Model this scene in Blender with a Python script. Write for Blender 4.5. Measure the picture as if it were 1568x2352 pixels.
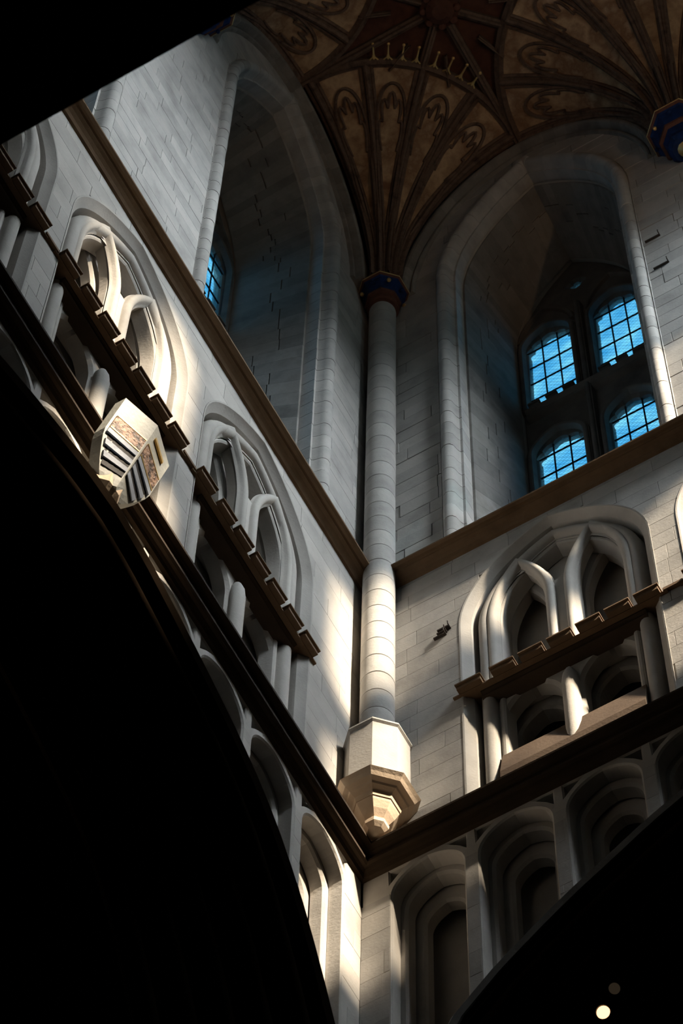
import bpy, bmesh, math, random
from mathutils import Vector, Matrix
from mathutils.geometry import tessellate_polygon
random.seed(7)
for o in list(bpy.data.objects): bpy.data.objects.remove(o)
SC = bpy.context.scene
COL = SC.collection
# ------------------------------------------------------------------ camera
cam = bpy.data.cameras.new('camera'); camo = bpy.data.objects.new('camera', cam); COL.objects.link(camo)
RR = (0.868, 0.496, 0.015); DN = (-0.454, 0.805, -0.382); FW = (-0.202, 0.325, 0.924)
fw = Vector(FW).normalized(); rt = (Vector(RR) - fw*Vector(RR).dot(fw)).normalized(); up = rt.cross(fw).normalized()
camo.matrix_world = Matrix(((rt.x, up.x, -fw.x, 8.580), (rt.y, up.y, -fw.y, -14.473), (rt.z, up.z, -fw.z, -34.160), (0, 0, 0, 1)))
cam.sensor_fit = 'VERTICAL'; cam.sensor_height = 36; cam.sensor_width = 24; cam.lens = 8029.0/2352*36
cam.clip_end = 400; cam.dof.use_dof = True; cam.dof.focus_distance = 38; cam.dof.aperture_fstop = 3.6
SC.camera = camo
# ------------------------------------------------------------------ view, sky, sun, large lights
SC.view_settings.view_transform = 'Standard'; SC.view_settings.look = 'None'
SC.view_settings.gamma = 1; SC.view_settings.use_curve_mapping = False
SC.view_settings.exposure = 0.0
world = bpy.data.worlds.new('sky'); SC.world = world; world.use_nodes = True
bg = world.node_tree.nodes['Background']; bg.inputs[0].default_value = (0.38, 0.80, 0.94, 1); bg.inputs[1].default_value = 1.5
W = 10.32
def light(name, kind, loc, direction, energy, color, **kw):
    l = bpy.data.lights.new(name, kind); l.energy = energy; l.color = color
    for k, v in kw.items(): setattr(l, k, v)
    o = bpy.data.objects.new(name, l); COL.objects.link(o); o.location = loc
    o.rotation_euler = Vector(direction).to_track_quat('-Z', 'Y').to_euler()
    return o
light('sun', 'SUN', (30, -10, 30), (-11.8, 2.8, -11.0), 27.0, (1.0, 0.83, 0.64), angle=math.radians(2.3))
SKYL = (0.84, 0.93, 1.0)
for yy, zz, hh, en, dr, sp in ((-2.63, 12.0, 6.0, 570, (-1, 0.05, -1.0), 66), (-7.69, 10.2, 9.0, 160, (-1, 0.12, -0.30), 46)):
    light('window_daylight', 'AREA', (W+1.75, yy, zz), dr, en, SKYL, shape='RECTANGLE', size=1.7, size_y=hh, spread=math.radians(sp))
light('window_daylight', 'AREA', (7.69, -W-1.75, 10.2), (-0.1, 1, -0.6), 10, SKYL, shape='RECTANGLE', size=1.7, size_y=9.5, spread=math.radians(90))

# ------------------------------------------------------------------ materials
def mat(name, cols, scale=3.0, rough=0.9, bump=0.15, fine=30.0, var=0.12, spec=0.2, metal=0.0, emit=None):
    m = bpy.data.materials.new(name); m.use_nodes = True; nt = m.node_tree; n = nt.nodes; L = nt.links
    b = n['Principled BSDF']; b.inputs['Roughness'].default_value = rough
    b.inputs['Specular IOR Level'].default_value = spec; b.inputs['Metallic'].default_value = metal
    tc = n.new('ShaderNodeNewGeometry'); mp = n.new('ShaderNodeVectorMath'); mp.operation = 'MULTIPLY'
    mp.inputs[1].default_value = (1, 1, 0.7); L.new(tc.outputs['Position'], mp.inputs[0])
    nz = n.new('ShaderNodeTexNoise'); nz.inputs['Scale'].default_value = scale; nz.inputs['Detail'].default_value = 6
    nz.inputs['Roughness'].default_value = 0.6; L.new(mp.outputs[0], nz.inputs['Vector'])
    cr = n.new('ShaderNodeValToRGB'); L.new(nz.outputs['Fac'], cr.inputs[0])
    els = cr.color_ramp.elements
    els[0].position = 0.3; els[0].color = (*cols[0], 1); els[1].position = 0.7; els[1].color = (*cols[-1], 1)
    for i, c in enumerate(cols[1:-1]):
        e = els.new(0.3 + 0.4*(i+1)/(len(cols)-1)); e.color = (*c, 1)
    oi = n.new('ShaderNodeObjectInfo'); mr = n.new('ShaderNodeMapRange')
    mr.inputs['To Min'].default_value = 1-var; mr.inputs['To Max'].default_value = 1+var*0.6
    L.new(oi.outputs['Random'], mr.inputs['Value'])
    vm = n.new('ShaderNodeVectorMath'); vm.operation = 'SCALE'; L.new(cr.outputs[0], vm.inputs[0]); L.new(mr.outputs[0], vm.inputs['Scale'])
    L.new(vm.outputs[0], b.inputs['Base Color'])
    nf = n.new('ShaderNodeTexNoise'); nf.inputs['Scale'].default_value = fine; nf.inputs['Detail'].default_value = 4
    L.new(tc.outputs['Position'], nf.inputs['Vector'])
    bp = n.new('ShaderNodeBump'); bp.inputs['Strength'].default_value = bump; bp.inputs['Distance'].default_value = 0.02
    L.new(nf.outputs['Fac'], bp.inputs['Height']); L.new(bp.outputs[0], b.inputs['Normal'])
    if emit: b.inputs['Emission Color'].default_value = (*emit[0], 1); b.inputs['Emission Strength'].default_value = emit[1]
    return m
M = {}
M['stone'] = mat('limestone', [(0.36, 0.34, 0.31), (0.44, 0.415, 0.38), (0.49, 0.465, 0.43)], scale=1.6)
M['ashlar'] = mat('limestone_ashlar', [(0.33, 0.315, 0.295), (0.42, 0.405, 0.38), (0.48, 0.455, 0.425)], scale=2.4, var=0.14)
M['joint'] = mat('mortar', [(0.30, 0.28, 0.25), (0.40, 0.37, 0.33)], scale=5)
M['brown'] = mat('brown_stained_stone', [(0.115, 0.068, 0.036), (0.165, 0.102, 0.058), (0.135, 0.082, 0.046)], scale=2.5, var=0.1)  # brownish stone, with warm bounce light also put into its tone
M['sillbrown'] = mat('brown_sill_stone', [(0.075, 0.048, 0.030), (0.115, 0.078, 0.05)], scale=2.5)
M['darkbrown'] = mat('dark_stained_stone', [(0.034, 0.022, 0.013), (0.062, 0.040, 0.024)], scale=2.5, var=0.1)  # darker copy of the brown, shade of undersides put into the colour
M['dark'] = mat('sooty_stone', [(0.010, 0.0065, 0.0045), (0.020, 0.013, 0.009)], scale=1.2, spec=0.0, rough=1.0)  # shade under the crossing arches put into the stone colour
M['reveal'] = mat('grimy_stone', [(0.15, 0.142, 0.132), (0.24, 0.228, 0.21), (0.19, 0.175, 0.158)], scale=2.0, var=0.2)  # darker limestone copy, shade of the reveals put into the colour
M['tan'] = mat('tan_stone', [(0.60, 0.46, 0.33), (0.72, 0.58, 0.43)], scale=3)  # paler than the limestone: bounce light on the corbel underside painted in
M['sooty'] = mat('soot_blackened_tracery', [(0.085, 0.08, 0.075), (0.16, 0.145, 0.13)], scale=3)  # window tracery darkened: shade beside the glass put into the colour
M['smoked'] = mat('smoked_stone', [(0.07, 0.062, 0.053), (0.12, 0.108, 0.095)], scale=2)  # unseen front and rear walls, darkened to cut bounced light
M['soot'] = mat('soot_black_stone', [(0.004, 0.003, 0.002), (0.009, 0.006, 0.004)], scale=1.5, spec=0.0, rough=1.0)  # left arch painted near black so sunlit mouldings read as shade
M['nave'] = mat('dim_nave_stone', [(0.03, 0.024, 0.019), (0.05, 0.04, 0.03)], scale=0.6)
M['rib'] = mat('vault_rib_paint', [(0.06, 0.038, 0.03), (0.17, 0.115, 0.085), (0.09, 0.055, 0.042)], scale=6)
M['panel'] = mat('vault_panel', [(0.22, 0.12, 0.07), (0.52, 0.36, 0.22), (0.26, 0.15, 0.085), (0.60, 0.45, 0.31)], scale=1.7, var=0.16)
M['vaultdark'] = mat('vault_red_ground', [(0.07, 0.03, 0.022), (0.13, 0.06, 0.04)], scale=5)
M['gold'] = mat('gilding', [(0.62, 0.42, 0.16), (0.75, 0.55, 0.25)], scale=8, rough=0.4, metal=0.6, bump=0.05)
M['blue'] = mat('blue_paint', [(0.005, 0.012, 0.045), (0.008, 0.035, 0.14)], scale=9, rough=0.6)
M['red'] = mat('red_paint', [(0.09, 0.035, 0.025), (0.14, 0.06, 0.04)], scale=9, rough=0.7)
M['iron'] = mat('rusted_iron', [(0.03, 0.025, 0.022), (0.07, 0.055, 0.045)], scale=20, rough=0.8)
M['lead'] = mat('black_iron_bar', [(0.008, 0.008, 0.009), (0.014, 0.014, 0.015)], scale=20, rough=0.8)
M['shieldwhite'] = mat('pale_shield_paint', [(0.38, 0.39, 0.365), (0.48, 0.485, 0.45)], scale=7, rough=0.6)
M['stripeblue'] = mat('pale_blue_stripe', [(0.26, 0.29, 0.35), (0.32, 0.36, 0.43)], scale=7, rough=0.6)
M['black'] = mat('black_paint', [(0.012, 0.012, 0.014), (0.022, 0.02, 0.02)], scale=7, rough=0.7)
M['floral'] = mat('carved_floral_gilt', [(0.02, 0.015, 0.012), (0.45, 0.28, 0.19), (0.03, 0.02, 0.015), (0.42, 0.32, 0.22)], scale=11, rough=0.6, bump=0.8)
M['lamp'] = mat('lamp_lens', [(0.2, 0.16, 0.12), (0.2, 0.16, 0.12)], emit=((1.0, 0.55, 0.28), 2.4))
M['dimlamp'] = mat('dim_lamp_lens', [(0.1, 0.08, 0.06), (0.1, 0.08, 0.06)], emit=((1.0, 0.72, 0.45), 0.02))

def pane_mat(name, tint, wire):
    m = bpy.data.materials.new(name); m.use_nodes = True; nt = m.node_tree; n = nt.nodes; L = nt.links
    for x in list(n): n.remove(x)
    out = n.new('ShaderNodeOutputMaterial'); tr = n.new('ShaderNodeBsdfTransparent'); gl = n.new('ShaderNodeBsdfGlossy')
    gl.inputs['Roughness'].default_value = 0.2; gl.inputs['Color'].default_value = (0.5, 0.5, 0.5, 1)
    tl = n.new('ShaderNodeBsdfTranslucent'); tl.inputs['Color'].default_value = (*tint, 1)
    geo = n.new('ShaderNodeNewGeometry'); nz = n.new('ShaderNodeTexNoise'); nz.inputs['Scale'].default_value = 2.2
    L.new(geo.outputs['Position'], nz.inputs['Vector'])
    cr = n.new('ShaderNodeValToRGB'); cr.color_ramp.elements[0].position = 0.32; cr.color_ramp.elements[1].position = 0.68
    cr.color_ramp.elements[0].color = (tint[0]*0.45, tint[1]*0.70, tint[2]*0.84, 1) if wire else (*tint, 1); cr.color_ramp.elements[1].color = (*tint, 1)
    L.new(nz.outputs['Fac'], cr.inputs[0]); L.new(cr.outputs[0], tr.inputs['Color'])
    m1 = n.new('ShaderNodeMixShader'); m1.inputs[0].default_value = 0.05
    L.new(tr.outputs[0], m1.inputs[1]); L.new(tl.outputs[0], m1.inputs[2])
    m2 = n.new('ShaderNodeMixShader'); m2.inputs[0].default_value = 0.03; L.new(m1.outputs[0], m2.inputs[1]); L.new(gl.outputs[0], m2.inputs[2])
    L.new(m2.outputs[0], out.inputs['Surface'])
    return m
M['pane'] = pane_mat('wire_guarded_glass', (0.66, 0.86, 0.97), True)
M['dim'] = pane_mat('dark_stained_glass', (0.22, 0.24, 0.26), False)  # for the unseen rear windows, darkened to hold back sky light
M['clear'] = pane_mat('clear_glass', (0.95, 0.95, 0.94), False)

# ------------------------------------------------------------------ helpers
def linkobj(name, me, m, parent=None):
    o = bpy.data.objects.new(name, me); COL.objects.link(o)
    if m is not None and not me.materials: me.materials.append(M[m] if isinstance(m, str) else m)
    if parent is not None: o.parent = parent
    return o
def mesh(name, verts, faces, m, parent=None, smooth=False, flip=True):
    me = bpy.data.meshes.new(name); me.from_pydata([tuple(v) for v in verts], [], faces)
    bm = bmesh.new(); bm.from_mesh(me); bmesh.ops.remove_doubles(bm, verts=bm.verts, dist=1e-5)
    bmesh.ops.recalc_face_normals(bm, faces=bm.faces)
    if smooth:
        for f in bm.faces: f.smooth = True
        for e in bm.edges:
            if len(e.link_faces) == 2 and e.calc_face_angle(0) > math.radians(35): e.smooth = False
    bm.to_mesh(me); bm.free()
    return linkobj(name, me, m, parent)
class MB:
    def __init__(s): s.v = []; s.f = []
    def add(s, v, f):
        k = len(s.v); s.v += [tuple(x) for x in v]; s.f += [tuple(i+k for i in q) for q in f]; return s
    def obj(s, name, m, parent=None, smooth=False): return mesh(name, s.v, s.f, m, parent, smooth)
def L3(u, p, z): return (u, -p, z)          # wall frame: u along wall, p out of the wall, z up
def box_g(u0, u1, p0, p1, z0, z1):
    v = [L3(u, p, z) for u in (u0, u1) for p in (p0, p1) for z in (z0, z1)]
    return v, [(0, 1, 3, 2), (4, 6, 7, 5), (0, 4, 5, 1), (2, 3, 7, 6), (0, 2, 6, 4), (1, 5, 7, 3)]
def area(lp): return 0.5*sum(lp[i][0]*lp[(i+1) % len(lp)][1]-lp[(i+1) % len(lp)][0]*lp[i][1] for i in range(len(lp)))
def ccw(lp): return list(lp) if area(lp) > 0 else list(reversed(lp))
def offset(lp, d):
    n = len(lp); out = []
    for i in range(n):
        a = Vector(lp[i-1]); b = Vector(lp[i]); c = Vector(lp[(i+1) % n])
        e1 = (b-a).normalized(); e2 = (c-b).normalized()
        n1 = Vector((-e1.y, e1.x)); n2 = Vector((-e2.y, e2.x)); s = n1+n2
        if s.length < 1e-6: s = n1
        s.normalize(); k = d/max(0.5, s.dot(n1)); out.append((b.x+s.x*k, b.y+s.y*k))
    return out
def plate_g(outer, holes, p0, p1, b=0.0, back=False):
    outer = ccw(outer); holes = [ccw(h) for h in holes]
    Ls = [outer]+holes
    A = [offset(outer, b)]+[offset(h, -b) for h in holes] if b else Ls
    v = []; f = []
    idx = []
    for a in A: idx.append(len(v)); v += [L3(x, p1, z) for x, z in a]
    tess = tessellate_polygon([[Vector((x, z, 0)) for x, z in a] for a in A])
    f += [tuple(t) for t in tess]
    for a, l, i0 in zip(A, Ls, idx):
        n = len(a); prev = i0
        for pp, sh in ((p1-b, b > 0), (p0, True)):
            if not sh: continue
            k = len(v); v += [L3(x, pp, z) for x, z in l]
            f += [(prev+i, prev+(i+1) % n, k+(i+1) % n, k+i) for i in range(n)]
            prev = k
    if back:
        k = len(v); v += [L3(x, p0, z) for l in Ls for x, z in l]
        f += [tuple(k+i for i in t) for t in tessellate_polygon([[Vector((x, z, 0)) for x, z in l] for l in Ls])]
    return v, f
def arch(cx, h, zs, rise, n=12):
    pts = []
    if rise >= h*0.98:
        R = (h*h+rise*rise)/(2*h); a = math.asin(min(1, rise/R))
        if rise > R: a = math.pi-a
        a = math.atan2(rise, -(h-R))
        for i in range(n+1):
            t = a*i/n; pts.append((cx+h-R+R*math.cos(t), zs+R*math.sin(t)))
        pts += [(2*cx-x, z) for x, z in reversed(pts[:-1])]
    else:
        for i in range(n+1):
            t = math.pi/2*i/n; pts.append((cx+h*math.cos(t)**0.85, zs+rise*math.sin(t)**0.9))
        pts += [(2*cx-x, z) for x, z in reversed(pts[:-1])]
    return pts
def opening(cx, h, zb, zs, rise, n=12): return [(cx+h, zb)]+arch(cx, h, zs, rise, n)+[(cx-h, zb)]
def foiled(cx, h, zb, zs, rise, foils=5, depth=0.06, n=6):
    base = arch(cx, h, zs, rise, foils*n)
    m = len(base); cz = zs+rise*0.25; out = [(cx+h, zb)]
    for i, (x, z) in enumerate(base):
        t = i/(m-1)*foils; k = abs(math.sin(math.pi*t))**0.6 if 0 < i < m-1 else 0
        d = depth*(1-k); dx, dz = cx-x, cz-z; l = math.hypot(dx, dz) or 1
        out.append((x+dx/l*d, z+dz/l*d))
    return out+[(cx-h, zb)]
def sweep_g(path, prof, closed=False, caps=True, to3=L3):
    n = len(path); v = []; f = []; k = len(prof)
    P = [Vector(q) for q in path]
    for i in range(n):
        if closed or 0 < i < n-1: e1 = (P[i]-P[i-1]).normalized(); e2 = (P[(i+1) % n]-P[i]).normalized()
        elif i == 0: e1 = e2 = (P[1]-P[0]).normalized()
        else: e1 = e2 = (P[-1]-P[-2]).normalized()
        n1 = Vector((-e1.y, e1.x)); n2 = Vector((-e2.y, e2.x)); s = (n1+n2).normalized(); kk = 1/max(0.6, s.dot(n1))
        for a, p in prof: v.append(to3(P[i].x+s.x*a*kk, p, P[i].y+s.y*a*kk))
    for i in range(n if closed else n-1):
        j = (i+1) % n
        f += [(i*k+a, i*k+a+1, j*k+a+1, j*k+a) for a in range(k-1)]
    if caps and not closed: f += [tuple(range(k)), tuple((n-1)*k+a for a in reversed(range(k)))]
    return v, f
def roll(c, p, r, n=8, a0=0, a1=180):      # convex roll profile from n=c-r to c+r, bulging to +p
    return [(c-r*math.cos(math.radians(a0+(a1-a0)*i/n)), p+r*math.sin(math.radians(a0+(a1-a0)*i/n))) for i in range(n+1)]
def revolve_g(prof, n, cx=0, cy=0, ph=0.0, a0=0.0, a1=360.0, capb=True, capt=True):
    full = abs(a1-a0-360) < 1e-6; m = n if full else n+1; v = []; f = []
    for r, z in prof:
        for i in range(m):
            a = math.radians(ph+a0+(a1-a0)*i/n); v.append((cx+r*math.cos(a), cy+r*math.sin(a), z))
    for j in range(len(prof)-1):
        for i in range(n if full else n):
            q = (i+1) % m if full else i+1
            f.append((j*m+i, j*m+q, (j+1)*m+q, (j+1)*m+i))
    if full:
        if capb: f.append(tuple(reversed(range(m))))
        if capt: f.append(tuple((len(prof)-1)*m+i for i in range(m)))
    return v, f
def tube_g(pts, r, n=6, flat=1.0):
    v = []; f = []; P = [Vector(q) for q in pts]; N = len(P)
    rs = r if isinstance(r, (list, tuple)) else [r]*N
    for i in range(N):
        t = (P[min(i+1, N-1)]-P[max(i-1, 0)]).normalized()
        a = t.cross(Vector((0.13, 0.21, 0.97))); a.normalize(); b = t.cross(a)
        for k in range(n):
            w = 2*math.pi*k/n; v.append(P[i]+(a*math.cos(w)+b*math.sin(w))*rs[i])
    for i in range(N-1): f += [(i*n+k, i*n+(k+1) % n, (i+1)*n+(k+1) % n, (i+1)*n+k) for k in range(n)]
    f += [tuple(range(n)), tuple((N-1)*n+k for k in reversed(range(n)))]
    return v, f
def empty(name, loc, rot=0.0, label=None, cat=None, group=None):
    o = bpy.data.objects.new(name, None); COL.objects.link(o); o.location = loc; o.rotation_euler = (0, 0, rot)
    o.empty_display_size = 0.3
    if label: o['label'] = label
    if cat: o['category'] = cat
    if group: o['group'] = group
    return o
def tag(o, label=None, cat=None, group=None, kind=None):
    if label: o['label'] = label
    if cat: o['category'] = cat
    if group: o['group'] = group
    if kind: o['kind'] = kind
    return o
def copy_tree(src, loc, rot, label, group=None):
    r = src.copy(); COL.objects.link(r); r.location = loc; r.rotation_euler = (0, 0, rot); r['label'] = label
    if group: r['group'] = group
    for ch in list(src.children):
        c = ch.copy(); COL.objects.link(c); c.parent = r
        for g in list(ch.children):
            d = g.copy(); COL.objects.link(d); d.parent = c
    return r
# wall frames: (origin, rotation, sign of s)
PI = math.pi
FR = {'right': ((0, 0), 0, 1), 'left': ((0, 0), PI/2, -1), 'front': ((W, 0), -PI/2, 1), 'rear': ((W, -W), PI, 1)}
def frame_loc(wall, s, z=0.0):
    (ox, oy), r, sg = FR[wall]; u = sg*s
    return (ox+u*math.cos(r), oy+u*math.sin(r), z), r
MZ = {'right': 1, 'left': -1, 'front': 1, 'rear': 1}
def ms(wall, pts): sg = MZ[wall]; return [(sg*x, z) for x, z in pts]

# ------------------------------------------------------------------ dimensions
BAYS = [2.41, 5.16, 7.91]; WINS = [2.62, 7.70]
Z1 = 3.83; Z2 = -2.97          # outer top edges of the two string courses
def arch_z(s, wall='right'):
    s = min(s, W-s)
    T = {'right': [(0.0, -13.0), (0.3, -9.0), (0.6, -7.65), (1.0, -6.75), (1.4, -6.28), (1.75, -5.95), (2.2, -5.56), (2.7, -5.2), (3.1, -4.9), (3.5, -4.66), (4.3, -4.30), (4.8, -4.17), (5.16, -4.12)],
         'left': [(0.0, -13.0), (0.42, -9.6), (0.75, -8.5), (1.0, -7.82), (1.3, -7.18), (1.6, -6.64), (2.0, -6.08), (2.4, -5.68), (2.9, -5.36), (3.5, -5.08), (4.1, -4.85), (4.6, -4.68), (5.16, -4.60)]}['left' if wall == 'left' else 'right']
    for (a, za), (b, zb) in zip(T, T[1:]):
        if a <= s <= b: return za+(zb-za)*(s-a)/(b-a)
    return T[-1][1]
# ------------------------------------------------------------------ setting: walls
def ashlar(parent, wall, z0, z1, h, wmin, wmax, solid, m='ashlar', limit=290, proud=0.012, smin=0.02, smax=6.4, gap=0.007, back=-0.03, bev=0.0025):
    """solid(z) -> list of free (s0, s1) spans at height z"""
    n = 0; z = z0; row = 0
    rnd = random.Random({'left': 11, 'right': 23}[wall]+int(z0))
    cents = WINS if z0 > 0 else BAYS
    while z < z1-0.05 and n < limit:
        zt = min(z+h*rnd.uniform(0.92, 1.08), z1); row += 1
        cuts = [smin]; s = smin+rnd.uniform(0.25, 1.0)*wmin
        while s < smax-0.25: cuts.append(s); s += rnd.uniform(wmin, wmax)
        cuts.append(smax)
        if len(solid(z)) > len(solid(zt)) or len(solid(z)) > 1:
            for c in cents:
                if c < smax and any(a < c+0.01 and c-0.01 < b for a, b in solid(zt)):
                    cuts = [q for q in cuts if abs(q-c) > 0.2]+[c]
        cuts.sort()
        for s0, s1 in zip(cuts, cuts[1:]):
            Ls = []
            for k in range(7):
                zz = z+gap+(zt-z-2*gap)*k/6; best = None
                for a, b in solid(zz):
                    lo, hi = max(a, s0+gap), min(b, s1-gap)
                    if hi-lo > 0.02 and (best is None or hi-lo > best[1]-best[0]): best = (lo, hi)
                if best: Ls.append((zz, best))
            if len(Ls) < 2: continue
            if all(abs(q[1][0]-Ls[0][1][0]) < 1e-4 and abs(q[1][1]-Ls[0][1][1]) < 1e-4 for q in Ls): Ls = [Ls[0], Ls[-1]]
            q = [(hi, zz) for zz, (lo, hi) in Ls]+[(lo, zz) for zz, (lo, hi) in reversed(Ls)]
            v, f = plate_g(ms(wall, q), [], back, rnd.uniform(0, proud), bev)
            mesh('ashlar_block', v, f, m, parent); n += 1
            if n >= limit: return n
        z = zt
    return n
def spans_minus(s0, s1, cuts):
    out = []; a = s0
    for c0, c1 in sorted(cuts):
        if c0 > a: out.append((a, min(c0, s1)))
        a = max(a, c1)
    if a < s1: out.append((a, s1))
    return out
def arch_half(z, h, zs, rise):
    if z <= zs: return h
    if z >= zs+rise: return 0
    pts = arch(0, h, zs, rise, 24)[:25]
    for (x0, za), (x1, zb) in zip(pts, pts[1:]):
        if za <= z <= zb: return x0+(x1-x0)*(z-za)/(zb-za+1e-9)
    return 0
N_ARC = 10; ARC0 = 0.26; ARCP = 0.98
def arcade_cells():
    return [ARC0+ARCP*(k+0.5) for k in range(N_ARC)]
for wi, wall in enumerate(('left', 'right', 'front', 'rear')):
    loc, r = frame_loc(wall, 0)
    e = empty('wall_'+wall, loc, r, None, None); e['kind'] = 'structure'; e['label'] = {'left': 'pale stone tower wall on the left with arcaded bays', 'right': 'stone tower wall on the right with arcaded bays', 'front': 'tower wall opposite the left wall', 'rear': 'tower wall above the near arch'}[wall]
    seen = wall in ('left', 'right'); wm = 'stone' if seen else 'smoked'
    # lower stage plate with bay openings
    holes = [opening(c, 1.20, -2.9, 1.7, 1.80) for c in BAYS] if seen else []
    g = MB()
    g.add(*plate_g(ms(wall, [(0, -3.15), (W, -3.15), (W, 3.9), (0, 3.9)]), [ms(wall, h) for h in holes], -0.5, -0.010, 0, True))
    # passage back, floor and roof, outer skin
    x0, x1 = (-1.8, W+1.8); a, b = sorted((MZ[wall]*x0, MZ[wall]*x1))
    g.add(*box_g(a, b, -1.75, -1.6, -3.2, 4.6))
    g.add(*box_g(a, b, -1.75, -0.45, -3.3, -3.1)); g.add(*box_g(a, b, -1.75, -0.1, 3.8, 4.3))
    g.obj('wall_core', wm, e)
    # clerestory plate
    g = MB()
    g.add(*plate_g(ms(wall, [(0, 3.7), (W, 3.7), (W, 18.3), (0, 18.3)]), [ms(wall, opening(c, 1.57, 4.0, 13.9, 3.55, 16)) for c in WINS], -0.35, -0.012, 0, True))
    g.add(*plate_g([(a, 4.0), (b, 4.0), (b, 18.6), (a, 18.6)], [ms(wall, opening(c, 1.03, 5.2, 13.5, 2.9, 12)) for c in WINS], -1.75, -1.35, 0, True))
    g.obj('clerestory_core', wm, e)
    # wall below string with crossing arch cut out, arcade recess
    if seen:
        S = [i*0.2 for i in range(0, 52)]+[W]
        arcp = [(s, arch_z(s, wall)+0.02) for s in S if 0.05 < s < W-0.05]
        outer = [(0, -3.1), (0, -14)]+[(0.05, -14)]+arcp+[(W-0.05, -14), (W, -14), (W, -3.1)]
        hol = []; hol2 = []; tri = []
        cells = arcade_cells()
        def cell(cx, h, zs, rise, marg):
            top = arch(cx, h, zs, rise, 8)
            lowline = [(cx-h+2*h*i/6, max(arch_z(cx-h+2*h*i/6, wall)+marg, -13)) for i in range(7)]
            if max(q[1] for q in lowline) > zs-0.05: return None
            return top+lowline
        for k, cx in enumerate(cells):
            c1 = cell(cx, 0.40, -3.80, 0.46, 0.10)
            if c1: hol.append(c1); hol2.append(cell(cx, 0.33, -3.86, 0.42, 0.10))
            for sg in (-1, 1):
                tri.append([(cx+sg*0.43, -3.28), (cx+sg*0.43, -3.53), (cx+sg*0.36, -3.42), (cx+sg*0.22, -3.28)])
            if not c1: tri = tri[:-2]
        v, f = plate_g(ms(wall, outer), [ms(wall, h) for h in hol+tri], -0.17, 0.0, 0.02)
        mesh('arcade_front', v, f, 'stone', e)
        v, f = plate_g(ms(wall, outer), [ms(wall, h) for h in hol2], -0.34, -0.175, 0.03)
        mesh('arcade_order', v, f, 'stone', e)
        hol3 = [h for h in (cell(cx, 0.22, -3.98, 0.30, 0.12) for cx in cells) if h]
        v, f = plate_g(ms(wall, outer), [ms(wall, h) for h in hol3], -0.50, -0.36, 0.03)
        mesh('arcade_inner_order', v, f, 'stone', e)
        v, f = plate_g(ms(wall, outer), [], -1.6, -0.62, 0, True)
        mesh('arcade_back', v, f, 'stone', e)
        # arch intrados shell through the wall
        # ashlar
        def solid_low(z):
            return spans_minus(0.0, W, [(c-arch_half(z, 1.21, 1.7, 1.82), c+arch_half(z, 1.21, 1.7, 1.82)) for c in BAYS if arch_half(z, 1.21, 1.7, 1.82) > 0.02])
        bl = empty('wall_lower_facing', (0, 0, 0)); bl.parent = e
        ashlar(bl, wall, -2.95, 3.7, 0.42 if wall == 'left' else 0.36, 0.65, 1.0, solid_low, 'stone' if wall == 'left' else 'ashlar', gap=0.0018 if wall == 'left' else 0.0025, proud=0.002, bev=0.0015, smax=W if wall == 'left' else 6.4)
        def solid_up(z):
            return spans_minus(0.0, 6.2, [(c-arch_half(z, 1.56, 13.9, 3.5), c+arch_half(z, 1.56, 13.9, 3.5)) for c in WINS[:1] if arch_half(z, 1.56, 13.9, 3.5) > 0.02])
        def solid_arc(z):
            S = 0.0
            while S < 5.1 and arch_z(S+0.02, wall)+0.13 < z: S += 0.02
            return spans_minus(0.0, S, [(c-0.425, c+0.425) for c in arcade_cells()[:6] if c-0.425 < S])
        ba = empty('arcade_facing', (0, 0, 0)); ba.parent = e
        ashlar(ba, wall, -9.0, -3.75, 0.42, 0.5, 0.8, solid_arc, 'stone' if wall == 'left' else 'ashlar', limit=150, gap=0.0025, proud=0.003, bev=0.0015, smax=5.1, back=-0.004, smin=0.0)
        bu = empty('wall_upper_facing', (0, 0, 0)); bu.parent = e
        ashlar(bu, wall, 4.0, 18.0, 0.36, 0.55, 0.9, solid_up, 'ashlar', limit=295, smax=6.1, gap=0.0025 if wall == 'left' else 0.004, proud=0.004 if wall == 'left' else 0.010)
    else:
        S = [i*0.3 for i in range(0, 35)]
        outer = [(0, -3.1), (0, -14), (0.05, -14)]+[(s, arch_z(s)) for s in S if 0.05 < s < W-0.05]+[(W-0.05, -14), (W, -14), (W, -3.1)]
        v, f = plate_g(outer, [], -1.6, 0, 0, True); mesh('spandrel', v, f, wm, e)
    # piers down to the floor at each end of the wall
    g = MB()
    for s0, s1 in ((-1.7, 0.05), (W-0.05, W+1.7)):
        a2, b2 = sorted((MZ[wall]*s0, MZ[wall]*s1)); g.add(*box_g(a2, b2, -1.6, 0.0, -35.9, -13.9))
    g.obj('pier_core', 'dark', e)

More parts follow.
